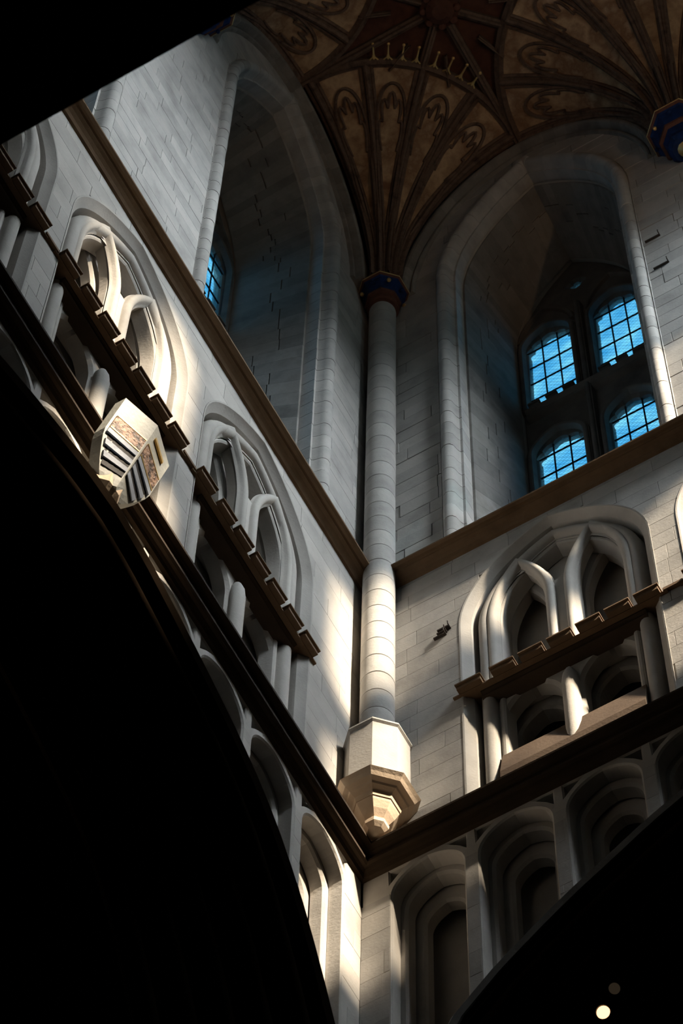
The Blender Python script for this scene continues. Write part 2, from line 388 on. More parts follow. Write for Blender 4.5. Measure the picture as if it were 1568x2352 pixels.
# string courses
def string_course(name, z, prof, m, label, walls=('left', 'right', 'front', 'rear')):
    for wall in walls:
        loc, r = frame_loc(wall, 0); v = []; f = []; k = len(prof)
        for s_end in (0, 1):
            for p, dz in prof:
                s = (W-p if s_end else p); v.append(L3(MZ[wall]*s, p, z+dz))
        # subdivide with slight wear
        f = [(a, a+1, k+a+1, k+a) for a in range(k-1)]
        o = mesh(name, v, f, m); o.location = loc; o.rotation_euler = (0, 0, r); o['kind'] = 'structure'
        yield wall, o
TR = 0
S1P = [(-0.03, 0.10), (0.22, 0.03), (0.24, 0.0), (0.235, -0.025), (0.20, -0.045), (0.165, -0.035), (0.15, -0.05), (0.145, -0.065), (0.10, -0.085), (0.06, -0.12), (0.035, -0.17), (0.0, -0.18), (-0.03, -0.18)]
S2P = [(-0.03, 0.10), (0.22, 0.03), (0.245, 0.0), (0.24, -0.03), (0.19, -0.05), (0.175, -0.07), (0.14, -0.075), (0.13, -0.10), (0.135, -0.135), (0.155, -0.155), (0.15, -0.185), (0.12, -0.20), (0.085, -0.19), (0.06, -0.22), (0.04, -0.27), (0.0, -0.29), (-0.03, -0.29)]
n = 0
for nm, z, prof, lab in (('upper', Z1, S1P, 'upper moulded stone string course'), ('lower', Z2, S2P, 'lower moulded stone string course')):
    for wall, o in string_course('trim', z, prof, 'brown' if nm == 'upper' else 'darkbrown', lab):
        n += 1; o.name = 'trim_%d' % n; o['label'] = '%s along the %s wall' % (lab, wall)

# enclosing ceiling, floor and dim outer church
g = MB()
g.add(*box_g(-2, W+2, -2, W+2, 18.32, 18.7)); o = g.obj('ceiling', 'vaultdark'); o['kind'] = 'structure'
X0, X1, Y0, Y1 = -16, 26, -46, 16
def wbox(g, x0, x1, y0, y1, z0, z1):
    v = [(x, y, z) for x in (x0, x1) for y in (y0, y1) for z in (z0, z1)]
    g.add(v, [(0, 1, 3, 2), (4, 6, 7, 5), (0, 4, 5, 1), (2, 3, 7, 6), (0, 2, 6, 4), (1, 5, 7, 3)])
g = MB()
wbox(g, X0, -1.5, Y0, Y1, -3.4, -3.0); wbox(g, W+1.5, X1, Y0, Y1, -3.4, -3.0)
wbox(g, -1.5, W+1.5, 1.5, Y1, -3.4, -3.0); wbox(g, -1.5, W+1.5, Y0, -W-1.5, -3.4, -3.0)
o = g.obj('ceiling_aisles', 'nave'); o['kind'] = 'structure'
g = MB(); wbox(g, X0, X1, Y0, Y1, -36.2, -35.86); o = g.obj('floor', 'nave'); o['kind'] = 'structure'
for nm, bx in (('wall_outer_left', (X0-.5, X0, Y0, Y1)), ('wall_outer_right', (X1, X1+.5, Y0, Y1)), ('wall_outer_far', (X0, X1, Y1, Y1+.5)), ('wall_outer_near', (X0, X1, Y0-.5, Y0))):
    g = MB(); wbox(g, *bx, -36.2, -3.0); o = g.obj(nm, 'nave'); o['kind'] = 'structure'

# ------------------------------------------------------------------ crossing arches
def crossing_arch(wall, label):
    loc, r = frame_loc(wall, 0); e = empty('crossing_arch', loc, r, label, 'arch', 'crossing arches')
    S = [0.02, 0.08, 0.16, 0.3, 0.45, 0.6, 0.8, 1.0]+[1.2+0.22*i for i in range(37)]
    S = [s for s in S if s < W/2]; S += [W/2]+[W-s for s in reversed(S)]
    path = [(s, arch_z(s, wall)) for s in S]
    path = ms(wall, path)
    # normal pointing below the arch
    sg = -1 if wall != 'left' else 1
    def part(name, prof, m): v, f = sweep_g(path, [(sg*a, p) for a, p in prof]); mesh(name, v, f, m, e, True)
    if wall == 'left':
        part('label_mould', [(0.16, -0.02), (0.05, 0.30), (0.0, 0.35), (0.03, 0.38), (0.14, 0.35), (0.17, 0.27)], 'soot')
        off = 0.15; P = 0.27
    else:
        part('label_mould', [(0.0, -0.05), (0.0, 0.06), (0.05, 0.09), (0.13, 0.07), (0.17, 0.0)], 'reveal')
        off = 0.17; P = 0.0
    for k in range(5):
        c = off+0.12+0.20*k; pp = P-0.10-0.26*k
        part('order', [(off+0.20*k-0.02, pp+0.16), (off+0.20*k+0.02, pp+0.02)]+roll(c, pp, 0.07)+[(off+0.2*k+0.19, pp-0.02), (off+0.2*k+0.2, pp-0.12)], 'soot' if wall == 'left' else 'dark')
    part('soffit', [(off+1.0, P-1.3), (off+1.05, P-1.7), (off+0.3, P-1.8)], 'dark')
    return e
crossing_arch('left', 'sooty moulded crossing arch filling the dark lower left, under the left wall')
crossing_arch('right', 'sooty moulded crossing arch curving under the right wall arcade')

# ------------------------------------------------------------------ arcaded bays
def make_bay(label):
    e = empty('wall_arcade_bay', (0, 0, 0), 0, label, 'blind arcade', 'arcaded bays between the string courses')
    op = lambda h, zs, rise, zb, n=14: opening(0, h, zb, zs, rise, n)
    v, f = sweep_g(op(1.21, 1.7, 1.82, -2.95), [(0.0, -0.03), (0.0, 0.008), (0.02, 0.004), (0.05, -0.035), (0.11, -0.085), (0.118, -0.12), (0.118, -0.34)], caps=True)
    mesh('hollow_chamfer', v, f, 'stone', e, True)
    v, f = sweep_g(op(1.08, 1.7, 1.68, -2.95), [(0.0, -0.32), (0.03, -0.21)]+roll(0.125, -0.17, 0.088, 8, 0, 180)+[(0.22, -0.20)]+roll(0.27, -0.205, 0.042, 5)+[(0.32, -0.25), (0.34, -0.34)])
    mesh('jamb_roll', v, f, 'stone', e, True)
    lan = [opening(c, 0.29, 0.0, 1.70, 1.14, 12) for c in (-0.49, 0.49)]
    zz = [2.06+0.06*k for k in range(16)]
    rt_ = [(max(0.004, 0.49-arch_half(z, 0.37, 1.70, 1.25)-0.065), z) for z in zz]
    rt_ = [q for q in rt_ if q[0] < arch_half(q[1], 0.79, 1.7, 1.38)-0.01]
    top = [q for q in arch(0, 0.79, 1.7, 1.38, 14)[:15] if q[1] > rt_[-1][1]]
    half = rt_+top
    eye = [q for q in half if q[0] > 0.003 or q is half[-1]]+[(-x, z) for x, z in reversed(half) if x > 0.003]
    v, f = plate_g(op(0.86, 1.7, 1.46, -0.2), lan+[eye], -0.30, -0.15, 0.045); mesh('tracery', v, f, 'stone', e)
    for c in (-0.49, 0.49):
        v, f = sweep_g(opening(c, 0.37, -0.05, 1.70, 1.25, 12), [(-0.08, -0.17), (-0.065, -0.15)]+roll(-0.005, -0.135, 0.055, 6)+[(0.065, -0.15), (0.08, -0.17)]); mesh('tracery_roll', v, f, 'stone', e, True)
    v, f = plate_g(op(0.9, 1.7, 1.5, -0.2), [opening(c, 0.25, 0.0, 1.62, 1.02, 10) for c in (-0.49, 0.49)], -0.50, -0.35, 0.03); mesh('inner_tracery', v, f, 'stone', e)
    v, f = plate_g(op(1.0, 1.7, 1.6, -0.2), [], -0.72, -0.62, 0, True); mesh('back_panel', v, f, 'stone', e)
    v, f = plate_g([(-0.9, -2.95), (0.9, -2.95), (0.9, -0.2), (-0.9, -0.2)], [opening(c, 0.34, -1.60, -0.78, 0.60, 9) for c in (-0.47, 0.47)], -0.38, -0.19, 0.04); mesh('lower_arches', v, f, 'stone', e)
    v, f = plate_g([(-0.95, -2.95), (0.95, -2.95), (0.95, -0.2), (-0.95, -0.2)], [opening(c, 0.28, -1.60, -0.85, 0.45, 8) for c in (-0.47, 0.47)], -0.62, -0.42, 0.03, True); mesh('lower_inner_arches', v, f, 'reveal', e)
    g = MB()
    v = [L3(u, p, z) for u in (-0.84, 0.84) for p, z in ((-0.07, -2.95), (-0.07, -2.15), (-0.15, -1.66), (-0.46, -1.58), (-0.46, -2.95))]
    g.add(v, [(0, 1, 6, 5), (1, 2, 7, 6), (2, 3, 8, 7), (3, 4, 9, 8), (4, 3, 2, 1, 0), (5, 6, 7, 8, 9)]); g.obj('sill', 'sillbrown', e)
    # transom band and merlons
    v, f = sweep_g([(-1.0, -0.2), (1.0, -0.2)], [(0.09, -0.22), (0.095, -0.06), (0.07, -0.03), (0.04, -0.04), (0.02, -0.07), (-0.02, -0.08), (-0.04, -0.06), (-0.06, -0.08), (-0.09, -0.22)]); tro = mesh('transom', v, f, 'darkbrown', e, True)
    for k, (a, b) in enumerate([(-1.22, -0.93), (-0.80, -0.53), (-0.45, -0.18), (-0.10, 0.17), (0.25, 0.52), (0.60, 0.87), (0.95, 1.22)]):
        g = MB(); g.add(*box_g(a, b, -0.20, 0.10, -0.135, -0.06)); g.add(*box_g(a-0.012, b+0.012, -0.20, 0.125, -0.06, -0.035)); g.obj('merlon', 'brown', tro)
    g = MB(); g.add(*box_g(-1.30, 1.30, -0.03, 0.035, -0.15, -0.12)); g.obj('transom_fillet', 'brown', e)
    # centre shaft with pointed cap and moulded base
    v, f = revolve_g([(0.10, -2.6), (0.10, -0.72), (0.085, -0.55), (0.05, -0.42), (0.015, -0.34)], 14, 0, 0.17); mesh('shaft', v, f, 'stone', e, True)
    for u in (0, -0.945, 0.945):
        v, f = revolve_g([(0.16, -2.95), (0.16, -2.62), (0.13, -2.60), (0.145, -2.57), (0.12, -2.54), (0.13, -2.51), (0.105, -2.47)], 12, u, 0.17); mesh('shaft_base', v, f, 'stone', e, True)
    return e
proto = None
BL = {('left', 0): 'arcaded bay on the left wall nearest the corner shaft, in shade', ('left', 1): 'sunlit arcaded bay at the middle of the left wall beside the painted shield', ('left', 2): 'arcaded bay cut off by the left edge, farthest along the left wall',
      ('right', 0): 'whole arcaded bay on the right wall with sun on its jamb shafts', ('right', 1): 'arcaded bay of which only the hood shows at the right edge', ('right', 2): 'arcaded bay beyond the right edge of the frame'}
for wall in ('left', 'right'):
    for i, s in enumerate(BAYS):
        if (wall, i) == ('right', 2): continue
        loc, r = frame_loc(wall, s)
        if proto is None: proto = make_bay(BL[(wall, i)]); proto.location = loc; proto.rotation_euler = (0, 0, r)
        else: copy_tree(proto, loc, r, BL[(wall, i)])
TN = 9
for wall in ('left', 'right'):
    for i in (0, 1):
        g = MB(); g.add(*box_g(-0.12, 0.12, -0.03, 0.05, -0.125, -0.07)); o = g.obj('trim_%d' % TN, 'brown')
        loc, r = frame_loc(wall, BAYS[i]+1.375); o.location = loc; o.rotation_euler = (0, 0, r); o['kind'] = 'structure'; TN += 1

# ------------------------------------------------------------------ clerestory windows
def make_window(name):
    e = empty(name, (0, 0, 0)); e['kind'] = 'structure'
    # outer roll of the jamb and arch, built of separate drums / voussoirs
    path = opening(0, 1.58, 4.0, 13.9, 3.55, 18)
    dense = []
    for a, b in zip(path, path[1:]):
        L = math.dist(a, b); k = max(1, round(L/0.40))
        dense += [(a[0]+(b[0]-a[0])*i/k, a[1]+(b[1]-a[1])*i/k) for i in range(k)]
    dense.append(path[-1])
    prof = [(-0.03, -0.05), (0.0, 0.02)]+roll(0.11, 0.0, 0.095, 7)+[(0.215, -0.05), (0.235, -0.09), (0.27, -0.09), (0.275, -0.30)]
    for a, b in zip(dense, dense[1:]):
        d = (Vector(b)-Vector(a)).normalized()*0.006
        j = random.uniform(-0.004, 0.004)
        v, f = sweep_g([(a[0]+d.x, a[1]+d.y), (b[0]-d.x, b[1]-d.y)], [(x, p+j) for x, p in prof]); mesh('voussoir', v, f, 'ashlar', e, True)
    # splayed reveal, stone by stone
    def ring(t): h = 1.27+(1.02-1.27)*t; return opening(0, h, 4.0+1.1*t, 13.9-0.5*t, 3.05-0.15*t, 18)
    R0 = ring(0); R1 = ring(1)
    def dens(R):
        out = []
        for i, (a, b) in enumerate(zip(R, R[1:])):
            k = 22 if i in (0, len(R)-2) else 1
            out += [(a[0]+(b[0]-a[0])*q/k, a[1]+(b[1]-a[1])*q/k) for q in range(k)]
        return out+[R[-1]]
    D0, D1 = dens(R0), dens(R1)
    for i in range(len(D0)-1):
        cut = [0, 0.45+random.uniform(-.2, .2), 1]
        for c0, c1 in zip(cut, cut[1:]):
            q = []
            for (A, B), t in (((D0[i], D1[i]), c0+0.006), ((D0[i+1], D1[i+1]), c0+0.006), ((D0[i+1], D1[i+1]), c1-0.006), ((D0[i], D1[i]), c1-0.006)):
                q.append((A[0]+(B[0]-A[0])*t, A[1]+(B[1]-A[1])*t, -0.28-1.1*t))
            ctr = [sum(x[k] for x in q)/4 for k in range(3)]
            q = [tuple(ctr[k]+(x[k]-ctr[k])*0.992 for k in range(3)) for x in q]
            out = []
            for x in q:
                vx, vz = x[0], x[1]-13.0 if x[1] > 13.9 else 0
                l = math.hypot(vx, vz) or 1
                out.append((x[0]+vx/l*0.06, x[1]+vz/l*0.06, x[2]))
            v = [L3(x[0], x[2], x[1]) for x in q]+[L3(x[0], x[2], x[1]) for x in out]
            mesh('reveal_stone', v, [(0, 1, 2, 3), (7, 6, 5, 4), (0, 4, 5, 1), (1, 5, 6, 2), (2, 6, 7, 3), (3, 7, 4, 0)], 'reveal', e)
    g = MB()   # solid backing of the splay and sloping sill
    v = []; f = []
    for R, p in ((R0, -0.26), (R1, -1.40)):
        for x, z in R:
            l = math.hypot(x, max(0, z-13.0)) or 1; v.append(L3(x*(1+0.045/l), p, z+(0.045 if z > 14 else 0)))
    k = len(R0); f = [(i, i+1, k+i+1, k+i) for i in range(k-1)]+[(0, k, 2*k-1, k-1)]
    g.add(v, f); g.obj('splay_backing', 'joint', e)
    # tracery plate
    holes = []; LC = (-0.55, 0.55); lh = 0.385
    for c in LC:
        holes.append(foiled(c, lh, 11.15, 13.55, 0.5, 5, 0.05)); holes.append(foiled(c, lh, 5.6, 9.4, 0.5, 5, 0.05))
    quat = []
    for i in range(32):
        a = 2*PI*i/32; rr = 0.13*(0.55+0.45*abs(math.cos(2*a))); quat.append((rr*math.cos(a), 15.4+rr*math.sin(a)*1.3))
    holes.append(quat)
    outer = opening(0, 1.06, 5.0, 13.5, 2.95, 14)
    v, f = plate_g(outer, holes, -1.62, -1.46, 0.05, True); mesh('tracery', v, f, 'sooty', e)
    for c in LC:
        for zb, zs, rs in ((11.1, 13.55, 0.58), (5.6, 9.4, 0.58)):
            v, f = sweep_g(opening(c, 0.42, zb, zs, rs+0.04, 8), [(-0.06, -1.46), (-0.05, -1.40)]+roll(0.0, -1.40, 0.04, 5)+[(0.05, -1.44), (0.06, -1.46)]); mesh('light_moulding', v, f, 'sooty', e, True)
    v, f = sweep_g([(0, 5.2), (0, 14.3)], [(-0.07, -1.46), (-0.05, -1.36)]+roll(0, -1.36, 0.035, 6)+[(0.05, -1.36), (0.07, -1.46)]); mesh('mullion', v, f, 'sooty', e, True)
    for c in LC:     # sunk tracery above the lights
        v, f = sweep_g(arch(c, 0.44, 13.9, 1.05, 8), [(-0.05, -1.46)]+roll(0, -1.44, 0.04, 5)+[(0.05, -1.46)]); mesh('tracery_rib', v, f, 'sooty', e, True)
    for zt in (10.95,):
        v, f = sweep_g([(-0.95, zt-0.12), (0.95, zt-0.12)], [(0.10, -1.46), (0.10, -1.34), (0.06, -1.30), (0.0, -1.36), (-0.06, -1.37), (-0.10, -1.46)]); tro = mesh('transom', v, f, 'sooty', e, True)
        for c in LC:
            for k in (-0.27, 0.0, 0.27):
                g = MB(); g.add(*box_g(c+k-0.075, c+k+0.075, -1.56, -1.36, zt+0.02, zt+0.26)); g.add(*box_g(c+k-0.09, c+k+0.09, -1.56, -1.34, zt+0.20, zt+0.25)); g.obj('merlon', 'sooty', tro)
    for c in LC:
        for zb, zt in ((11.0, 14.2), (5.5, 10.0)):
            g = MB(); g.add(*box_g(c-0.40, c+0.40, -1.56, -1.553, zb, zt)); pn = g.obj('pane', 'pane', e)
            nb = max(4, round((zt-zb)/0.62))
            for k in range(1, nb):
                z = zb+(zt-zb)*k/nb+0.1
                mesh('saddle_bar', *tube_g([L3(c-0.38, -1.53, z), L3(c+0.38, -1.53, z)], 0.014, 5), 'lead', pn)
            for q in (-0.125, 0.125):
                mesh('stanchion', *tube_g([L3(c+q, -1.54, zb), L3(c+q, -1.54, zt)], 0.013, 5), 'lead', pn)
            # woven wire guard: hexagonal netting, one mesh
            g = MB(); st = 0.052; rad = 0.0032; rows = int((zt-zb)/0.062)
            for rr in range(rows):
                z = zb+rr*0.062; pts = []
                for k in range(int(0.76/st)+1):
                    x = c-0.38+k*st; dz = 0.031 if (k+rr) % 2 else 0; pts.append((x, z+dz))
                for a, b in zip(pts, pts[1:]):
                    d = 0.006
                    vv = [L3(a[0], -1.565, a[1]-d), L3(b[0], -1.565, b[1]-d), L3(b[0], -1.565, b[1]+d), L3(a[0], -1.565, a[1]+d)]
                    g.add(vv, [(0, 1, 2, 3)])
            w = g.obj('wire_guard', 'lead', pn); w['kind'] = 'stuff'
    pn = MB(); pn.add(*box_g(-0.16, 0.16, -1.56, -1.553, 15.2, 15.6)); pn.obj('quatrefoil_pane', 'pane', e)
    return e
win = None; k = 1
for wall in ('right', 'left', 'front', 'rear'):
    for s in WINS:
        loc, r = frame_loc(wall, s)
        if win is None:
            win = make_window('window_%d' % k); win.location = loc; win.rotation_euler = (0, 0, r)
            win['label'] = 'tall deeply splayed window on the right wall, blue light behind its wire guard'
        elif wall in ('right', 'left'):
            c = copy_tree(win, loc, r, {'right': 'window on the right wall beyond the middle corbel', 'left': ('window on the left wall nearest the corner' if s < 5 else 'window on the left wall beyond the middle pier')}[wall])
            c.name = 'window_%d' % k
        else:
            c = win.copy(); COL.objects.link(c); c.location = loc; c.rotation_euler = (0, 0, r); c.name = 'window_%d' % k; c['label'] = 'tower window on the %s wall' % wall
            for ch in win.children:
                if ch.name.split('.')[0] in ('voussoir', 'reveal_stone'): continue
                d = ch.copy(); COL.objects.link(d); d.parent = c
                if ch.name.startswith('pane'):
                    d.material_slots[0].link = 'OBJECT'; d.material_slots[0].material = M['clear' if wall == 'front' else 'dim']
                    for gc in ch.children:
                        if gc.name.startswith('wire_guard'): continue
                        d2 = gc.copy(); COL.objects.link(d2); d2.parent = d
        k += 1

# ------------------------------------------------------------------ corner shaft, corbel, capitals
C0 = 0.36
def oct_g(prof, cx=0, cy=0, ph=22.5): return revolve_g(prof, 8, cx, cy, ph)
e = empty('corner_shaft', (0.26, -0.19, -3.1), 0, 'pale round corner shaft rising from its octagonal corbel to the painted capital', 'column')
zb = -1.05; zt = 13.3; k = 32
for i in range(k):
    z0 = zb+(zt-zb)*i/k; z1 = zb+(zt-zb)*(i+1)/k-0.008; rr = 0.195+random.uniform(-0.002, 0.002)
    v, f = revolve_g([(rr-0.006, z0+3.1), (rr, z0+3.108), (rr, z1+3.094), (rr-0.006, z1+3.1)], 28); mesh('shaft_drum', v, f, 'ashlar', e, True)
v, f = revolve_g([(0.186, zb+3.1), (0.186, zt+3.1)], 20); mesh('shaft_core', v, f, 'joint', e, True)
e2 = empty('corner_corbel', (0.31, -0.275, -3.13), 0, 'octagonal stepped corbel with tan underside carrying the corner shaft', 'corbel')
h = 3.3
v, f = oct_g([(0.335, -1.13+h), (0.375, -1.15+h), (0.38, -1.19+h), (0.355, -1.22+h), (0.36, -2.30+h), (0.40, -2.38+h), (0.445, -2.43+h), (0.465, -2.45+h)][::-1]); mesh('corbel_block', v, f, 'stone', e2)
v, f = oct_g([(0.255, -2.70+h), (0.27, -2.62+h), (0.33, -2.585+h), (0.345, -2.56+h), (0.40, -2.535+h), (0.43, -2.49+h), (0.465, -2.45+h)]); mesh('corbel_flange', v, f, 'tan', e2)
v, f = oct_g([(0.07, -3.02+h), (0.12, -2.95+h), (0.19, -2.84+h), (0.235, -2.74+h), (0.262, -2.64+h)]); mesh('corbel_cone', v, f, 'tan', e2)
v, f = oct_g([(0.02, -3.09+h), (0.09, -3.075+h), (0.135, -3.02+h), (0.14, -2.96+h), (0.12, -2.935+h), (0.06, -2.93+h)]); mesh('corbel_knob', v, f, 'tan', e2)
def capital(cx, cy, z, R, label, pendant=False, seen=True):
    e = empty('painted_capital', (cx, cy, z), 0, label, 'capital', 'painted capitals under the vault')
    v, f = oct_g([(R*0.93, -0.13), (R, -0.10), (R, -0.03), (R*0.9, 0.0), (R*0.5, 0.06)]); mesh('abacus', v, f, 'red', e)
    v, f = revolve_g([(R*0.985, -0.105), (R*1.02, -0.09), (R*1.0, -0.075)], 8, 0, 0, 22.5, capb=False, capt=False); mesh('gilt_edge', v, f, 'gold', e)
    v, f = oct_g([(R*0.66, -0.44), (R*0.74, -0.30), (R*0.86, -0.16), (R*0.92, -0.13)]); bell = mesh('bell', v, f, 'blue', e)
    v, f = oct_g([(R*0.56, -0.56), (R*0.70, -0.54), (R*0.72, -0.48), (R*0.64, -0.44)]); mesh('necking', v, f, 'red', e)
    for i in range(8):
        a = math.radians(45*i); rr = R*0.83
        v, f = revolve_g([(0.0, -0.04), (0.025, -0.03), (0.034, 0), (0.025, 0.03), (0.0, 0.04)], 8, rr*math.cos(a), rr*math.sin(a)); v = [(x, y, zz-0.27) for x, y, zz in v]; mesh('leaf_boss', v, f, 'gold' if i % 2 else 'blue', bell, True)
    if pendant:
        v, f = oct_g([(R*0.40, -0.92), (R*0.52, -0.84), (R*0.50, -0.70), (R*0.6, -0.56)]); mesh('lower_bell', v, f, 'blue', e)
        v, f = revolve_g([(0.01, -1.16), (0.035, -1.13), (0.05, -1.08), (0.035, -1.0), (0.12, -0.92)], 12); mesh('pendant_knob', v, f, 'gold', e, True)
    else:
        v, f = revolve_g([(0.20, -0.74), (0.225, -0.72), (0.23, -0.69), (0.215, -0.66), (0.205, -0.60), (R*0.56, -0.56)], 20); mesh('neck_ring', v, f, 'red', e, True)
    return e
ZC = 13.35; ZM = 14.35
capital(0.29, -0.23, ZC+0.60, 0.38, 'octagonal painted capital with blue band on top of the corner shaft')
capital(W/2, -0.16, ZM, 0.50, 'painted octagonal vault corbel with gilt knob at the right edge', True)
capital(0.16, -W/2, ZM, 0.50, 'gilded vault corbel tucked against the dark beam at upper left', True)

# ------------------------------------------------------------------ fan vault
ZV = 18.05
def fan(cx, cy, z0, R, angs, label, cresting=None, r0=0.20, wall_extra=True):
    e = empty('fan_vault', (cx, cy, z0), 0, label, 'vault', 'fan vault cones')
    H = ZV-z0
    def prof(t, dr=0.0):     # t 0..1
        a = t*PI/2*0.96; r = r0+(R-r0)*(1-math.cos(a))/(1-math.cos(PI/2*0.96)); z = H*math.sin(a)/math.sin(PI/2*0.96)
        return r, z
    T = [i/16 for i in range(17)]
    def P3(t, a, inn=0.0):
        r, z = prof(t); r2, z2 = prof(min(1, t+0.01)); r1, z1 = prof(max(0, t-0.01)); dr, dz = r2-r1, z2-z1; l = math.hypot(dr, dz)
        nr, nz = dz/l, -dr/l        # outward / downward normal
        r += nr*inn; z += nz*inn
        return (r*math.cos(a), r*math.sin(a), z)
    for a0, a1 in zip(angs, angs[1:]):
        A0, A1 = math.radians(a0), math.radians(a1); v = []; n = 6
        for t in T:
            for i in range(n+1): v.append(P3(t, A0+(A1-A0)*i/n, -0.02))
        f = [(j*(n+1)+i, j*(n+1)+i+1, (j+1)*(n+1)+i+1, (j+1)*(n+1)+i) for j in range(len(T)-1) for i in range(n)]
        mesh('vault_panel', v, f, 'panel', e, True)
        # cusped head of the panel: frame of small ribs
        am, ah = (A0+A1)/2, (A1-A0)/2
        pts = []
        for i in range(25):
            w = PI*i/24; pts.append(P3(0.60+0.31*math.sin(w)**0.8, am-ah*0.80*math.cos(w), 0.015))
        mesh('panel_head', *tube_g([P3(0.30, am-ah*0.72, 0.01)]+pts+[P3(0.30, am+ah*0.72, 0.01)], 0.028, 5), 'rib', e, True)
        for i in range(5):
            w0, w1 = PI*i/5, PI*(i+1)/5; c = []
            for q in range(7):
                w = w0+(w1-w0)*q/6; k = 1-0.26*(1-math.sin(PI*q/6)**0.7)
                c.append(P3(0.62+0.25*k*math.sin(w)**0.8, am-ah*0.68*k*math.cos(w), 0.01))
            mesh('panel_cusp', *tube_g(c, [0.016]+[0.026]*5+[0.016], 5), 'rib', e, True)
    for a in angs:
        A = math.radians(a); ct, st = math.cos(A), math.sin(A); sx, sy = -st, ct
        g = MB()
        wide = [(-1.0, 0.0), (-0.95, 0.35), (-0.7, 0.5), (-0.5, 0.35), (-0.38, 0.55), (-0.3, 0.9), (0, 1.12), (0.3, 0.9), (0.38, 0.55), (0.5, 0.35), (0.7, 0.5), (0.95, 0.35), (1.0, 0.0)]
        v = []; n = len(wide)
        for t in T:
            w = 0.07+0.05*t
            for s, d in wide:
                x, y, z = P3(t, A, -0.03+d*0.11); v.append((x+sx*s*w, y+sy*s*w, z))
        g.add(v, [(j*n+i, j*n+i+1, (j+1)*n+i+1, (j+1)*n+i) for j in range(len(T)-1) for i in range(n-1)])
        g.obj('rib', 'rib', e, True)
    # boundary ring
    v = []; n = 40; A0, A1 = math.radians(angs[0]), math.radians(angs[-1]); pr = [(-0.08, 0.10), (-0.07, -0.02), (-0.03, -0.04), (0.0, -0.09), (0.03, -0.04), (0.07, -0.02), (0.08, 0.10)]
    for i in range(n+1):
        a = A0+(A1-A0)*i/n
        for dr, dz in pr: v.append(((R+dr)*math.cos(a), (R+dr)*math.sin(a), H+dz))
    k = len(pr); mesh('ring_rib', v, [(i*k+q, i*k+q+1, (i+1)*k+q+1, (i+1)*k+q) for i in range(n) for q in range(k-1)], 'rib', e, True)
    if cresting:
        for a0, a1 in cresting:
            for q in range(4):
                a = math.radians(a0+(a1-a0)*(q+0.65)/4.3); ct, st = math.cos(a), math.sin(a)
                g = MB(); g.add(*tube_g([((R+0.07)*ct, (R+0.07)*st, H-0.04), ((R+0.30)*ct, (R+0.30)*st, H-0.05)], [0.02, 0.012], 5))
                for s in (-1, 1):
                    b = a+s*math.radians(1.6); g.add(*tube_g([((R+0.06)*math.cos(b), (R+0.06)*math.sin(b), H-0.04), ((R+0.10)*math.cos(a+s*0.008), (R+0.10)*math.sin(a+s*0.008), H-0.045), ((R+0.16)*ct, (R+0.16)*st, H-0.05)], 0.013, 5))
                vv, ff = revolve_g([(0.0, -0.03), (0.024, -0.015), (0.024, 0.015), (0, 0.03)], 8, (R+0.31)*ct, (R+0.31)*st); g.add([(x, y, z+H-0.05) for x, y, z in vv], ff)
                g.obj('gilt_cusp', 'gold', e, True)
    return e
A = [0, -22.5, -45, -67.5, -90]
fan(0.30, -0.27, ZC+0.62, 2.30, A, 'fan vault cone spreading from the corner capital, ribs over buff panels', [(-22.5, -45), (-45, -67.5)], r0=0.24)
fan(W/2, -0.16, ZM, 2.52, [0-22.5*i for i in range(9)], 'brightest fan vault cone, spreading from the corbel at the right edge', None, r0=0.30)
fan(0.16, -W/2, ZM, 2.52, [90-22.5*i for i in range(9)], 'fan vault cone partly hidden above the dark beam at upper left', None, r0=0.30)
# flat centre piece between the cones: liernes, boss
e = empty('vault_centre', (2.6, -2.6, ZV), 0, 'dark red vault compartment with lierne ribs meeting at a carved boss, between the cones', 'vault')
D = 2.6
def lier(x0, y0, x1, y1, w=0.05, nm='lierne_rib'):
    d = Vector((x1-x0, y1-y0)).normalized(); nx, ny = -d.y, d.x; v = []
    for x, y in ((x0, y0), (x1, y1)):
        for s, z in ((-1, 0.16), (-1, 0.0), (-0.5, -0.02), (-0.25, -0.08), (0.25, -0.08), (0.5, -0.02), (1, 0.0), (1, 0.16)): v.append((x+nx*s*w*1.4, y+ny*s*w*1.4, z))
    mesh(nm, v, [(i, i+1, 8+i+1, 8+i) for i in range(7)], 'rib', e)
for dx, dy, l in ((1, 0, 2.5), (-1, 0, 2.5), (0, 1, 2.5), (0, -1, 2.5)): lier(0, 0, dx*l, dy*l)
for a in (45, 135, 225, 315): lier(0, 0, 0.98*math.cos(math.radians(a)), 0.98*math.sin(math.radians(a)), 0.045)
for a in (22.5, 67.5, 112.5, 157.5, 202.5, 247.5, 292.5, 337.5): lier(0.75*math.cos(math.radians(a)), 0.75*math.sin(math.radians(a)), 1.25*math.cos(math.radians(a)), 1.25*math.sin(math.radians(a)), 0.02, 'short_rib')
v, f = revolve_g([(0.02, -0.30), (0.12, -0.28), (0.22, -0.2), (0.20, -0.12), (0.30, -0.08), (0.32, 0.02), (0.2, 0.1)], 12); mesh('boss', v, f, 'vaultdark', e)
for i in range(8):
    a = math.radians(45*i+22); v, f = revolve_g([(0, -0.06), (0.05, -0.04), (0.07, 0), (0.05, 0.04), (0, 0.06)], 8, 0.26*math.cos(a), 0.26*math.sin(a)); mesh('boss_leaf', [(x, y, z-0.12) for x, y, z in v], f, 'red', e, True)
v, f = revolve_g([(2.2, 0.12), (0.01, 0.12)], 32, capb=False, capt=False); mesh('ground_panel', v, f, 'vaultdark', e)
